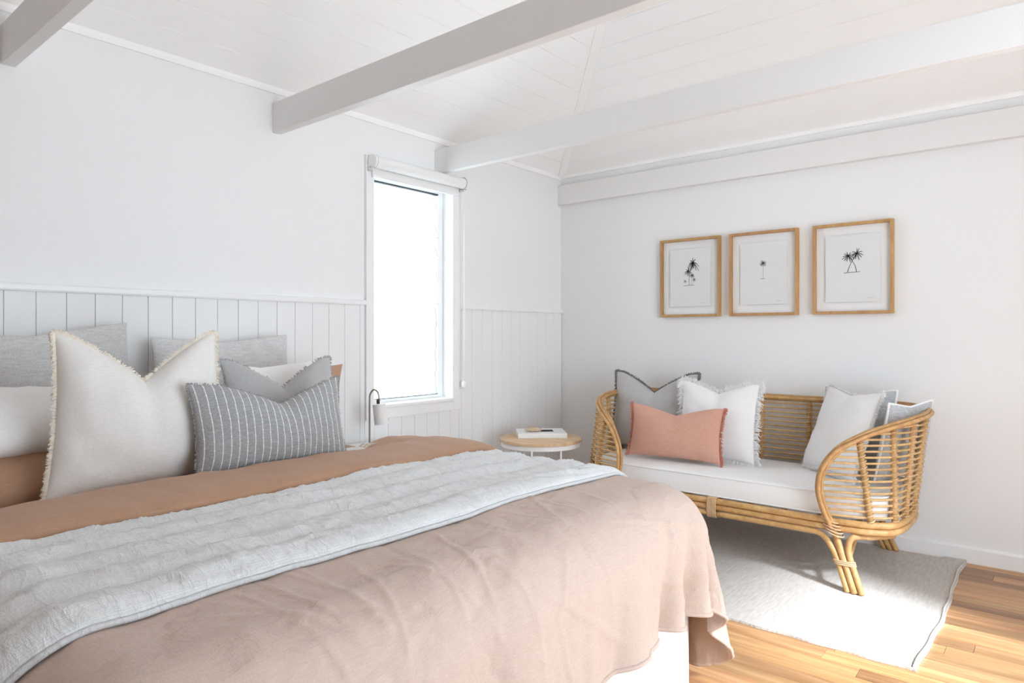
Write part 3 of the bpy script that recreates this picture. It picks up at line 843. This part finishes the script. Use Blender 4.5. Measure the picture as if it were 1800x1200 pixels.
# --- on the daybed
DC = 1.52
SZ = .468
Y90 = -90
cushion('daybed_cushion', 'warm grey cushion with charcoal fringe at the left end of the daybed', 'cushion', 'grey_warm', .60, .52, .17, (4.10, 2.185, SZ+.01), 12, Y90+4, 0, .24, 11.3, fringe=dict(mat='grey_dark', len=.018, n=2000, wid=.003, jit=.7))
cushion('daybed_cushion', 'white fringed cushion on the daybed behind the coral cushion', 'cushion', 'white_linen', .50, .48, .16, (3.98, 1.68, SZ+.01), 10, Y90-2, 0, .12, 12.3, fringe=dict(mat='white_fringe', len=.038, n=1500, wid=.0024, jit=.7))
cushion('daybed_cushion', 'coral linen lumbar cushion at the front of the daybed', 'cushion', 'coral', .595, .33, .14, (3.81, 1.875, SZ+.016), 12, Y90+4, 0, .16, 13.3, fringe=dict(mat='coral_fringe', len=.022, n=1100, wid=.0024, sides=('r', 'l'), jit=.7))
cushion('daybed_cushion', 'grey chambray cushion with white edging behind the white cushion at the right end', 'cushion', 'chambray', .42, .46, .12, (4.18, .94, SZ+.02), 8, Y90-16, 0, .10, 14.3, piping=('white_fringe', .006))
cushion('daybed_cushion', 'grey chambray cushion with white edging pressed against the right arm', 'cushion', 'chambray', .38, .42, .12, (4.055, .705, SZ+.02), 11, Y90-112, 0, .04, 15.3, piping=('white_fringe', .006))
cushion('daybed_cushion', 'white frayed-edge cushion leaning at the right end of the daybed', 'cushion', 'seat_white', .48, .49, .15, (3.99, 1.035, SZ+.015), 20, Y90-44, 0, .05, 16.3, fringe=dict(mat='white_fringe', len=.018, n=1800, wid=.0022, jit=.6))

# ------------------------------------------------------------------ rattan daybed
db = empty('rattan_daybed', (3.95, DC, 0)); tag(db, 'honey rattan daybed with curved open cane arms against the right wall', 'daybed')
bpy.context.view_layer.update()
def dpart(o, parent=None):
    o.matrix_parent_inverse = db.matrix_world.inverted() if (parent is None or parent is db) else Matrix.Identity(4)
    return o
HOOP = [(3.575, .625, .285), (3.545, .585, .40), (3.54, .568, .50), (3.55, .590, .60), (3.585, .655, .690), (3.65, .745, .752), (3.74, .835, .790), (3.88, .915, .818),
        (4.05, .955, .835), (4.20, .935, .845), (4.315, .84, .850), (4.355, .66, .852), (4.36, .40, .852)]
half = [np.array(p) for p in HOOP]
def mir(p, s): return np.array([p[0], DC+s*p[1], p[2]])
ctrl = [mir(p, -1) for p in half] + [np.array([4.362, DC, .852])] + [mir(p, 1) for p in half[::-1]]
hoop = np.array(catmull(ctrl, 10))
# outward normal of the tub in plan
cen = np.array([3.95, DC, 0])
def offset_curve(C, off_out, off_up):
    C = np.array(C); Tn = np.gradient(C, axis=0); Tn /= np.linalg.norm(Tn, axis=1)[:, None]
    N = np.zeros_like(C)
    for i in range(len(C)):
        o = np.array([C[i, 0]-3.9, (C[i, 1]-DC)*.6, 0]); 
        if C[i, 2] < .7: o = np.array([-1, 0, 0.])
        o = o-Tn[i]*np.dot(o, Tn[i]); N[i] = o/(np.linalg.norm(o)+1e-9)
    for _ in range(12): N[1:-1] = (N[:-2]+N[1:-1]*2+N[2:])/4
    N /= np.linalg.norm(N, axis=1)[:, None]
    B = np.cross(Tn, N)
    sg = np.sign(B[:, 2].mean()) or 1
    return C + N*off_out + B*off_up
for k, (a, b, r) in enumerate(((.016, .0, .0105), (.0, .010, .0105), (-.016, .0, .0105), (.0, -.011, .010))):
    pts = offset_curve(hoop, a, b)
    dpart(MB().tube(pts, r, 8).build('top_rail_cane', 'rattan', db, True))
# base outline
BASE = [(3.585, 0), (3.580, .40), (3.585, .66), (3.605, .78), (3.665, .865), (3.78, .895), (3.98, .900), (4.16, .885), (4.275, .83), (4.325, .70), (4.335, .45), (4.337, 0)]
def ring(z, off=0.):
    pts = [np.array([x, DC-w, z]) for x, w in BASE] + [np.array([x, DC+w, z]) for x, w in BASE[-2:0:-1]]
    return np.array(catmull(pts, 8, True))
dpart(MB().tube(ring(.327), .0165, 10, False, True).build('base_rail', 'rattan', db, True))
dpart(MB().tube(ring(.294), .0165, 10, False, True).build('base_rail', 'rattan', db, True))
# seat slats under the mattress
for yy in np.linspace(DC-.72, DC+.72, 9):
    dpart(MB().tube([(3.60, yy, .326), (4.32, yy, .326)], .011, 7).build('seat_slat', 'rattan', db, True))
# uprights: base point -> top point on the rail
def near_hoop(i): return hoop[i]
UP = []      # (base xy-w, hoop index) for one side
def hoop_at(x=None, w=None, side=-1):
    best = None
    for i, p in enumerate(hoop[:len(hoop)//2+1]):
        if p[2] < .70: continue
        d = abs(p[0]-x) + abs((DC-p[1])-w)
        if best is None or d < best[0]: best = (d, i)
    return hoop[best[1]]
ups = [((3.607, .785), (3.635, .72)), ((3.69, .872), (3.76, .85)), ((3.83, .893), (3.90, .925)), ((3.99, .898), (4.03, .955)), ((4.14, .885), (4.18, .94)), ((4.265, .83), (4.31, .845)), ((4.33, .58), (4.358, .60)), ((4.336, .29), (4.361, .30))]
uprights = []
for side in (-1, 1):
    for bq, tq in ups:
        t = hoop_at(tq[0], tq[1])
        base = np.array([bq[0], DC+side*bq[1], .335]); top = np.array([t[0], DC+side*(DC-t[1]), t[2]-.006])
        uprights.append((side, base, top))
uprights.append((0, np.array([4.337, DC, .335]), np.array([4.361, DC, .846])))
LEV = [.362+.0285*k for k in range(17)]
for side, base, top in uprights:
    u = dpart(MB().tube([base+(top-base)*t for t in np.linspace(0, 1, 6)], .0145, 9).build('upright', 'rattan', db, True))
    Lh = np.linalg.norm(top-base); turns = Lh/.0285; pts = []
    ax = (top-base)/Lh; e1 = np.cross(ax, [1, 0, 0]); e1 /= np.linalg.norm(e1); e2 = np.cross(ax, e1)
    for a in np.linspace(0, turns*2*math.pi, int(turns*10)):
        p = base+ax*(Lh*a/(turns*2*math.pi)); pts.append(p+.0168*(math.cos(a)*e1+math.sin(a)*e2))
    h = MB().tube(pts, .0042, 4, False).build('binding', 'bind', u, True)
# horizontal canes
def hoop_front(z):
    H = hoop[:len(hoop)//2]
    for i in range(len(H)-1):
        if H[i, 2] <= z <= H[i+1, 2]:
            t = (z-H[i, 2])/(H[i+1, 2]-H[i, 2]+1e-9); return H[i]+(H[i+1]-H[i])*t
    return None
right_ups = [(b, t) for s, b, t in uprights if s == -1]
for z in LEV:
    if z > .83: continue
    hf = hoop_front(z)
    if hf is None: continue
    pts = [hf]
    for b, t in right_ups:
        if t[2]-.004 > z:
            f = (z-b[2])/(t[2]-b[2]); p = b+(t-b)*f
            if p[0] > pts[-1][0]+.02 or len(pts) > 1: pts.append(p)
    mid = np.array([4.337+.024*(z-.335)/.51, DC, z])
    ctrlp = pts + [mid] + [np.array([p[0], 2*DC-p[1], p[2]]) for p in pts[::-1]]
    c = np.array(catmull(ctrlp, 6))
    dpart(MB().tube(c, .0058, 6).build('cane', 'cane', db, True))
# legs: three poles bound together
def leg(side, front):
    s = side
    if front:
        top = mir((3.575, .625, .29), s); foot = mir((3.515, .735, .012), s)
    else:
        top = mir((4.30, .62, .29), s); foot = mir((4.375, .73, .012), s)
    d = foot-top
    lat = np.array([0., s*1., 0.])
    L = dpart(MB().tube([top+d*t for t in np.linspace(-.05, 1, 6)], .0165, 9).build('leg', 'rattan', db, True))
    xx = top[0]
    for q, reach in ((-1, .80), (1, .20)):
        o = lat*q*.031
        pts = [foot+o, top+d*.75+o, top+d*.48+o*1.0, top+d*.30+o*1.25, top+d*.12+o*2.2]
        if q < 0:
            yend = DC+s*.02
            pts += [np.array([xx, top[1]-s*.13, .263]), np.array([xx+.002, top[1]-s*.22, .262]), np.array([xx, top[1]-s*.4, .262]), np.array([xx-.0 , yend, .262])]
        else:
            pts += [np.array([xx+(.03 if front else -.03), top[1]+s*.11, .263]), np.array([xx+(.06 if front else -.06), top[1]+s*.16, .263]), np.array([xx+(.16 if front else -.12), top[1]+s*.235, .263])]
        c = catmull(pts, 7)
        MB().tube(c, .0145, 8).build('pole', 'rattan', L, True)
    # binding round the three poles, and at the joint with the base rail
    for f0 in (.50,):
        c0 = top+d*f0
        for k in range(3):
            cc = c0+d/np.linalg.norm(d)*(k*.0085); ringp = []
            for a in np.linspace(0, 2*math.pi, 20, endpoint=False):
                cx_, cy_ = math.cos(a), math.sin(a)
                ringp.append(cc+lat*(.031*np.sign(cx_)*abs(cx_)**.6+.017*cx_)+np.array([.0175*cy_, 0, 0]))
            MB().tube(ringp, .0042, 5, False, True).build('binding', 'bind', L, True)
    if front:
        for k in range(5):
            cc = top+d*(-.15+.055*k)*1.0; ringp = [cc+lat*.036*math.cos(a)*1.1+np.array([.036*math.sin(a), 0, .012*math.cos(a)*s]) for a in np.linspace(0, 2*math.pi, 18, endpoint=False)]
            MB().tube(ringp, .004, 5, False, True).build('binding', 'bind', L, True)
    return top, foot
for s in (-1, 1):
    tf, ff = leg(s, True); tb, fb = leg(s, False)
    a = tf+(ff-tf)*.60; b = np.array([4.05, tf[1]+s*.03, .275])
    dpart(MB().tube([a, b], .0125, 8).build('brace', 'rattan', db, True))
    a = tb+(fb-tb)*.60; b = np.array([3.82, tf[1]+s*.03, .275])
    dpart(MB().tube([a, b], .0125, 8).build('brace', 'rattan', db, True))
# wide binding at the middle of the front rails
for k in range(10):
    yy = DC-.022+.0052*k*1.0
    p = [(3.583+.0225*math.copysign(abs(math.cos(a))**.5, math.cos(a)), yy, .2945+.0535*math.copysign(abs(math.sin(a))**.6, math.sin(a))) for a in np.linspace(0, 2*math.pi, 24, endpoint=False)]
    dpart(MB().tube(p, .0036, 4, False, True).build('rail_binding', 'bind', db, True))

# seat mattress
def seat_mattress():
    N = 120
    out = []
    pts = [np.array([x, w]) for x, w in [(3.605, 0), (3.603, .45), (3.612, .70), (3.645, .80), (3.72, .842), (3.95, .855), (4.15, .84), (4.25, .79), (4.295, .65), (4.30, .3), (4.30, 0)]]
    ringp = [np.array([p[0], DC-p[1], 0]) for p in pts] + [np.array([p[0], DC+p[1], 0]) for p in pts[-2:0:-1]]
    R = np.array(catmull(ringp, 6, True)); n = len(R); c = np.array([3.95, DC, 0])
    prof = [(.97, .342), (.995, .348), (1.0, .36), (1.003, .40), (1.0, .448), (.992, .458), (.97, .463), (.8, .4665), (.5, .468), (.2, .468)]
    V = []; F = []
    for q, z in prof:
        for k in range(n):
            p = c+(R[k]-c)*(1-(1-q)*1.0)
            V.append((p[0], p[1], z+.004*fbm(p[0], p[1], q, 3.)*(q < .96)))
    for r in range(len(prof)-1):
        for k in range(n): F.append((r*n+k, r*n+(k+1) % n, (r+1)*n+(k+1) % n, (r+1)*n+k))
    F.append(tuple(range(n-1, -1, -1))); F.append(tuple((len(prof)-1)*n+k for k in range(n)))
    o = mk('daybed_mattress', V, F, 'seat_white'); tag(o, 'white canvas seat mattress on the rattan daybed', 'mattress')
    for q, z in ((1.002, .456), (1.002, .350)):
        MB().tube([(c[0]+(p[0]-c[0])*q, c[1]+(p[1]-c[1])*q, z) for p in R], .0042, 6, False, True).build('piping', 'seat_white', o, True)
seat_mattress()

# ------------------------------------------------------------------ side table with its book
TX, TYc, TZ = 3.615, 2.745, .556
tb_ = empty('side_table', (TX, TYc, 0)); tag(tb_, 'round side table with wooden top and thin white metal legs in the corner', 'table')
o = MB().lathe([(0, TZ-.022), (.270, TZ-.022), (.277, TZ-.019), (.277, TZ-.003), (.273, TZ), (0, TZ)], 64).build('tabletop', 'tabletop', tb_, True); o.modifiers.new('es', 'EDGE_SPLIT')
o = MB().lathe([(.245, TZ-.052), (.266, TZ-.052), (.268, TZ-.05), (.268, TZ-.0225), (.258, TZ-.0225), (.258, TZ-.046), (.245, TZ-.046)], 64).build('tray_rim', 'white_metal', tb_, True); o.modifiers.new('es', 'EDGE_SPLIT')
for a in (205, 247, 25, 67, 320, 140):
    if a in (320, 140): continue
    q = math.radians(a); 
    MB().tube([(.262*math.cos(q), .262*math.sin(q), TZ-.04), (.262*math.cos(q), .262*math.sin(q), .006)], .0065, 8).build('leg', 'white_metal', tb_, True)
MB().tube([(.262*math.cos(a), .262*math.sin(a), .0065) for a in np.linspace(0, 2*math.pi, 48, endpoint=False)], .0065, 7, False, True).build('floor_ring', 'white_metal', tb_, True)
bk = empty('coffee_table_book', (TX+.075, TYc+.055, TZ), math.radians(-47)); tag(bk, 'thick white hardcover book lying on the round side table', 'book')
MB().box(-.165, .165, -.13, .13, 0, .004).build('back_cover', 'book', bk, False, .001)
MB().box(-.160, .160, -.126, .124, .004, .027).build('pages', 'pages', bk)
MB().box(-.165, .165, -.13, .13, .027, .031).build('front_cover', 'book', bk, False, .001)
MB().box(-.165, .165, -.133, -.128, 0, .031).build('spine', 'book', bk, False, .001)
MB().box(.0, .085, -.035, .055, .031, .0316).build('cover_picture', 'ink', bk)
def driftwood():
    V = []; F = []; n, m = 20, 12
    for j in range(m+1):
        for i in range(n):
            th = math.pi*j/m; a = 2*math.pi*i/n
            x, y, z = math.sin(th)*math.cos(a), math.sin(th)*math.sin(a), math.cos(th)
            k = 1+.18*fbm(x, y, z*2, 1.4)
            V.append((x*.062*k, y*.034*k, .014+z*.0138))
    for j in range(m):
        for i in range(n): F.append((j*n+i, (j+1)*n+i, (j+1)*n+(i+1) % n, j*n+(i+1) % n))
    o = mk('driftwood_piece', V, F, 'driftwood'); o.location = (TX+.075-.055, TYc+.055+.02, TZ+.0318); o.rotation_euler = (0, 0, math.radians(-40))
    tag(o, 'small smooth piece of tan driftwood on the white book', 'ornament')
driftwood()

# ------------------------------------------------------------------ bedside table and lamp
ns = empty('bedside_table', (2.46, 2.90, 0)); tag(ns, 'low white bedside table mostly hidden behind the bed below the window', 'table')
MB().box(-.22, .24, -.20, .235, .608, .630).build('tabletop', 'white_metal', ns, False, .004)
MB().box(-.20, .22, -.18, .215, .42, .608).build('body', 'white_metal', ns, False, .003)
d_ = MB().box(-.19, .21, -.196, -.18, .435, .595).build('drawer', 'white_metal', ns, False, .003)
MB().lathe([(0, 0), (.006, 0), (.006, .012), (.012, .018), (.010, .024), (0, .026)], 14, (.01, -.196, .515), Matrix.Rotation(math.radians(90), 4, 'X')).build('knob', 'bronze', d_, True)
for sx in (-.18, .20):
    for sy in (-.16, .195):
        MB().tube([(sx, sy, .42), (sx*1.04, sy*1.04, .002)], [.016, .010], 10).build('leg', 'white_metal', ns, True)
lp = empty('bedside_lamp', (2.376, 3.0, .630)); tag(lp, 'slim bronze gooseneck lamp with small white cylinder shade under the window', 'lamp')
MB().lathe([(0, 0), (.046, 0), (.048, .003), (.048, .008), (.044, .011), (.010, .013), (0, .013)], 32).build('base', 'bronze', lp, True)
ux, uy = math.sin(YAW), -math.cos(YAW)      # arm swings to the right of the pole
arc = [(0, 0, .01), (0, 0, .15), (0, 0, .252), (.003*ux, .003*uy, .287), (.022*ux, .022*uy, .313), (.045*ux, .045*uy, .299), (.053*ux, .053*uy, .267), (.056*ux, .056*uy, .249)]
MB().tube(catmull(arc, 8), .0052, 9).build('stem', 'bronze', lp, True)
RT = Matrix.Rotation(math.radians(-7), 4, Vector((-uy, ux, 0)))
c0 = Vector((.066*ux, .066*uy, .122))
o = MB().lathe([(.0, .114), (.034, .114), (.0365, .111), (.0385, .0), (.0365, .0), (.034, .108), (0, .110)], 36, tuple(c0), RT).build('shade', 'lamp_shade', lp, True); o.modifiers.new('es', 'EDGE_SPLIT')
MB().lathe([(0, .112), (.009, .112), (.009, .130), (.005, .142), (0, .142)], 14, tuple(c0-Vector((.004*ux, .004*uy, 0))), RT).build('shade_collar', 'black', lp, True)
MB().lathe([(0, .05), (.014, .052), (.018, .066), (.012, .09), (.012, .112), (0, .112)], 14, tuple(c0), RT).build('bulb', 'lamp_shade', lp, True)

# ------------------------------------------------------------------ framed prints
def strokes(mb, pts, w0, w1, y0=0.):
    n = len(pts)
    for i in range(n-1):
        a, b = np.array(pts[i]), np.array(pts[i+1]); d = b-a; L = np.linalg.norm(d)
        if L < 1e-7: continue
        nrm = np.array([-d[1], d[0]])/L
        wa = w0+(w1-w0)*i/(n-1); wb_ = w0+(w1-w0)*(i+1)/(n-1)
        q = [a+nrm*wa, a-nrm*wa, b-nrm*wb_, b+nrm*wb_]
        mb.add([(p[0], y0, p[1]) for p in q], [(0, 1, 2, 3)])
def palm_head(mb, c, r, n, seed, droop=.5, up=.0):
    rr = random.Random(seed)
    for k in range(n):
        a = math.pi*2*k/n + rr.uniform(-.15, .15) + up; L = r*rr.uniform(.8, 1.1)
        dx, dz = math.cos(a), math.sin(a)
        pts = [(c[0]+dx*L*t, c[1]+dz*L*t-droop*L*t*t*abs(dx)) for t in np.linspace(0, 1, 6)]
        strokes(mb, pts, r*.075, r*.02)
        for t in np.linspace(.3, .95, 6):     # leaflets
            px, pz = c[0]+dx*L*t, c[1]+dz*L*t-droop*L*t*t*abs(dx)
            for sg in (-1, 1):
                strokes(mb, [(px, pz), (px+dx*r*.14-dz*sg*r*.10, pz+dz*r*.14+dx*sg*r*.10-r*.10)], r*.03, r*.012)
def trunk(mb, a, b, bend, w0, w1):
    pts = []
    for t in np.linspace(0, 1, 14):
        pts.append((a[0]+(b[0]-a[0])*t+bend*math.sin(math.pi*t), a[1]+(b[1]-a[1])*t))
    strokes(mb, pts, w0, w1)
def frame(yc, kind, label):
    W, Hh, D, fw = .444, .550, .038, .0175
    r = empty('framed_print', (WX-.001, yc, 1.375), math.radians(-90)); tag(r, label, 'picture', 'framed palm prints on the right wall')
    # local: x along the wall (to the right seen from the room), -y into the room
    for nm, q in (('frame_side', (-W/2, -W/2+fw, 0, Hh)), ('frame_side', (W/2-fw, W/2, 0, Hh)), ('frame_side', (-W/2+fw, W/2-fw, 0, fw)), ('frame_side', (-W/2+fw, W/2-fw, Hh-fw, Hh))):
        MB().box(q[0], q[1], -D, 0, q[2], q[3]).build(nm, 'oak', r, False, .0012)
    MB().box(-W/2+fw, W/2-fw, -.008, -.001, fw, Hh-fw).build('backing', 'mat', r)
    pw, ph = .300, .405; pz0 = (Hh-ph)/2
    V = []; F = []; n = 40
    rr = random.Random(int(yc*100))
    per = [(-pw/2+pw*k/n, 0) for k in range(n)]+[(pw/2, ph*k/n) for k in range(n)]+[(pw/2-pw*k/n, ph) for k in range(n)]+[(-pw/2, ph-ph*k/n) for k in range(n)]
    per = [(a+rr.uniform(-.0011, .0011), b+rr.uniform(-.0011, .0011)+pz0) for a, b in per]
    pap = MB().prism(per, 'y', -.0215, -.0190).build('paper', 'paper', r)
    MB().box(-.12, .12, -.0190, -.008, pz0+.05, pz0+ph-.05).build('paper_mount', 'mat', r)
    mb = MB(); ms = MB(); zc = pz0+ph*.44
    if kind == 3:
        g = zc
        for (x0_, x1_, b_) in ((-.026, .022, -.006), (.024, -.020, .010)):
            trunk(mb, (x0_, g), (x1_, g+.103 if x1_ > 0 else g+.095), b_, .0022, .0012)
        palm_head(mb, (.026, g+.112), .032, 11, 5, .4); palm_head(mb, (-.022, g+.100), .031, 11, 8, .4)
        strokes(ms, [(-.045, g-.003), (-.02, g-.001), (.02, g), (.045, g+.001)], .003, .002)
    elif kind == 2:
        g = zc-.01
        trunk(ms, (.0, g), (.0, g+.095), .001, .0011, .0008); palm_head(mb, (0, g+.103), .022, 12, 9, .3)
        strokes(mb, [(-.014, g-.001), (.014, g-.001)], .0014, .0009)
    else:
        g = zc-.03
        palm_head(mb, (.024, g+.155), .040, 13, 2, .9, .1); trunk(ms, (-.005, g), (.024, g+.150), -.012, .0016, .0009)
        palm_head(mb, (-.012, g+.100), .028, 11, 3, .4); trunk(ms, (-.006, g), (-.010, g+.095), .003, .0014, .0008)
        palm_head(mb, (.018, g+.071), .018, 10, 4, .5); trunk(ms, (.006, g), (.018, g+.070), .003, .001, .0007)
        palm_head(mb, (.033, g+.040), .014, 9, 6, .4); trunk(ms, (.014, g), (.033, g+.038), .002, .001, .0007)
        palm_head(mb, (-.034, g+.030), .014, 7, 7, .2); strokes(ms, [(-.045, g-.002), (-.02, g), (.02, g), (.035, g+.001)], .0022, .0012)
    for q in (mb, ms): q.v = [(p[0], -.0218, p[2]) for p in q.v]
    mb.build('palm_drawing', 'ink', pap); ms.build('palm_drawing', 'ink_soft', pap)
    sg = MB(); pts = [(.085+.030*t, pz0+.022+.003*math.sin(t*25)) for t in np.linspace(0, 1, 18)]; strokes(sg, pts, .0004, .0003)
    sg.v = [(p[0], -.0218, p[2]) for p in sg.v]; sg.build('signature', 'ink_soft', pap)
    MB().box(-W/2+fw, W/2-fw, -.031, -.029, fw, Hh-fw).build('pane', 'frame_glass', r)
frame(2.043, 1, 'oak framed print of a cluster of small palms, nearest the room corner')
frame(1.534, 2, 'oak framed print of one single tall palm, the middle frame')
frame(1.002, 3, 'oak framed print of two crossed palm trees, farthest from the corner')
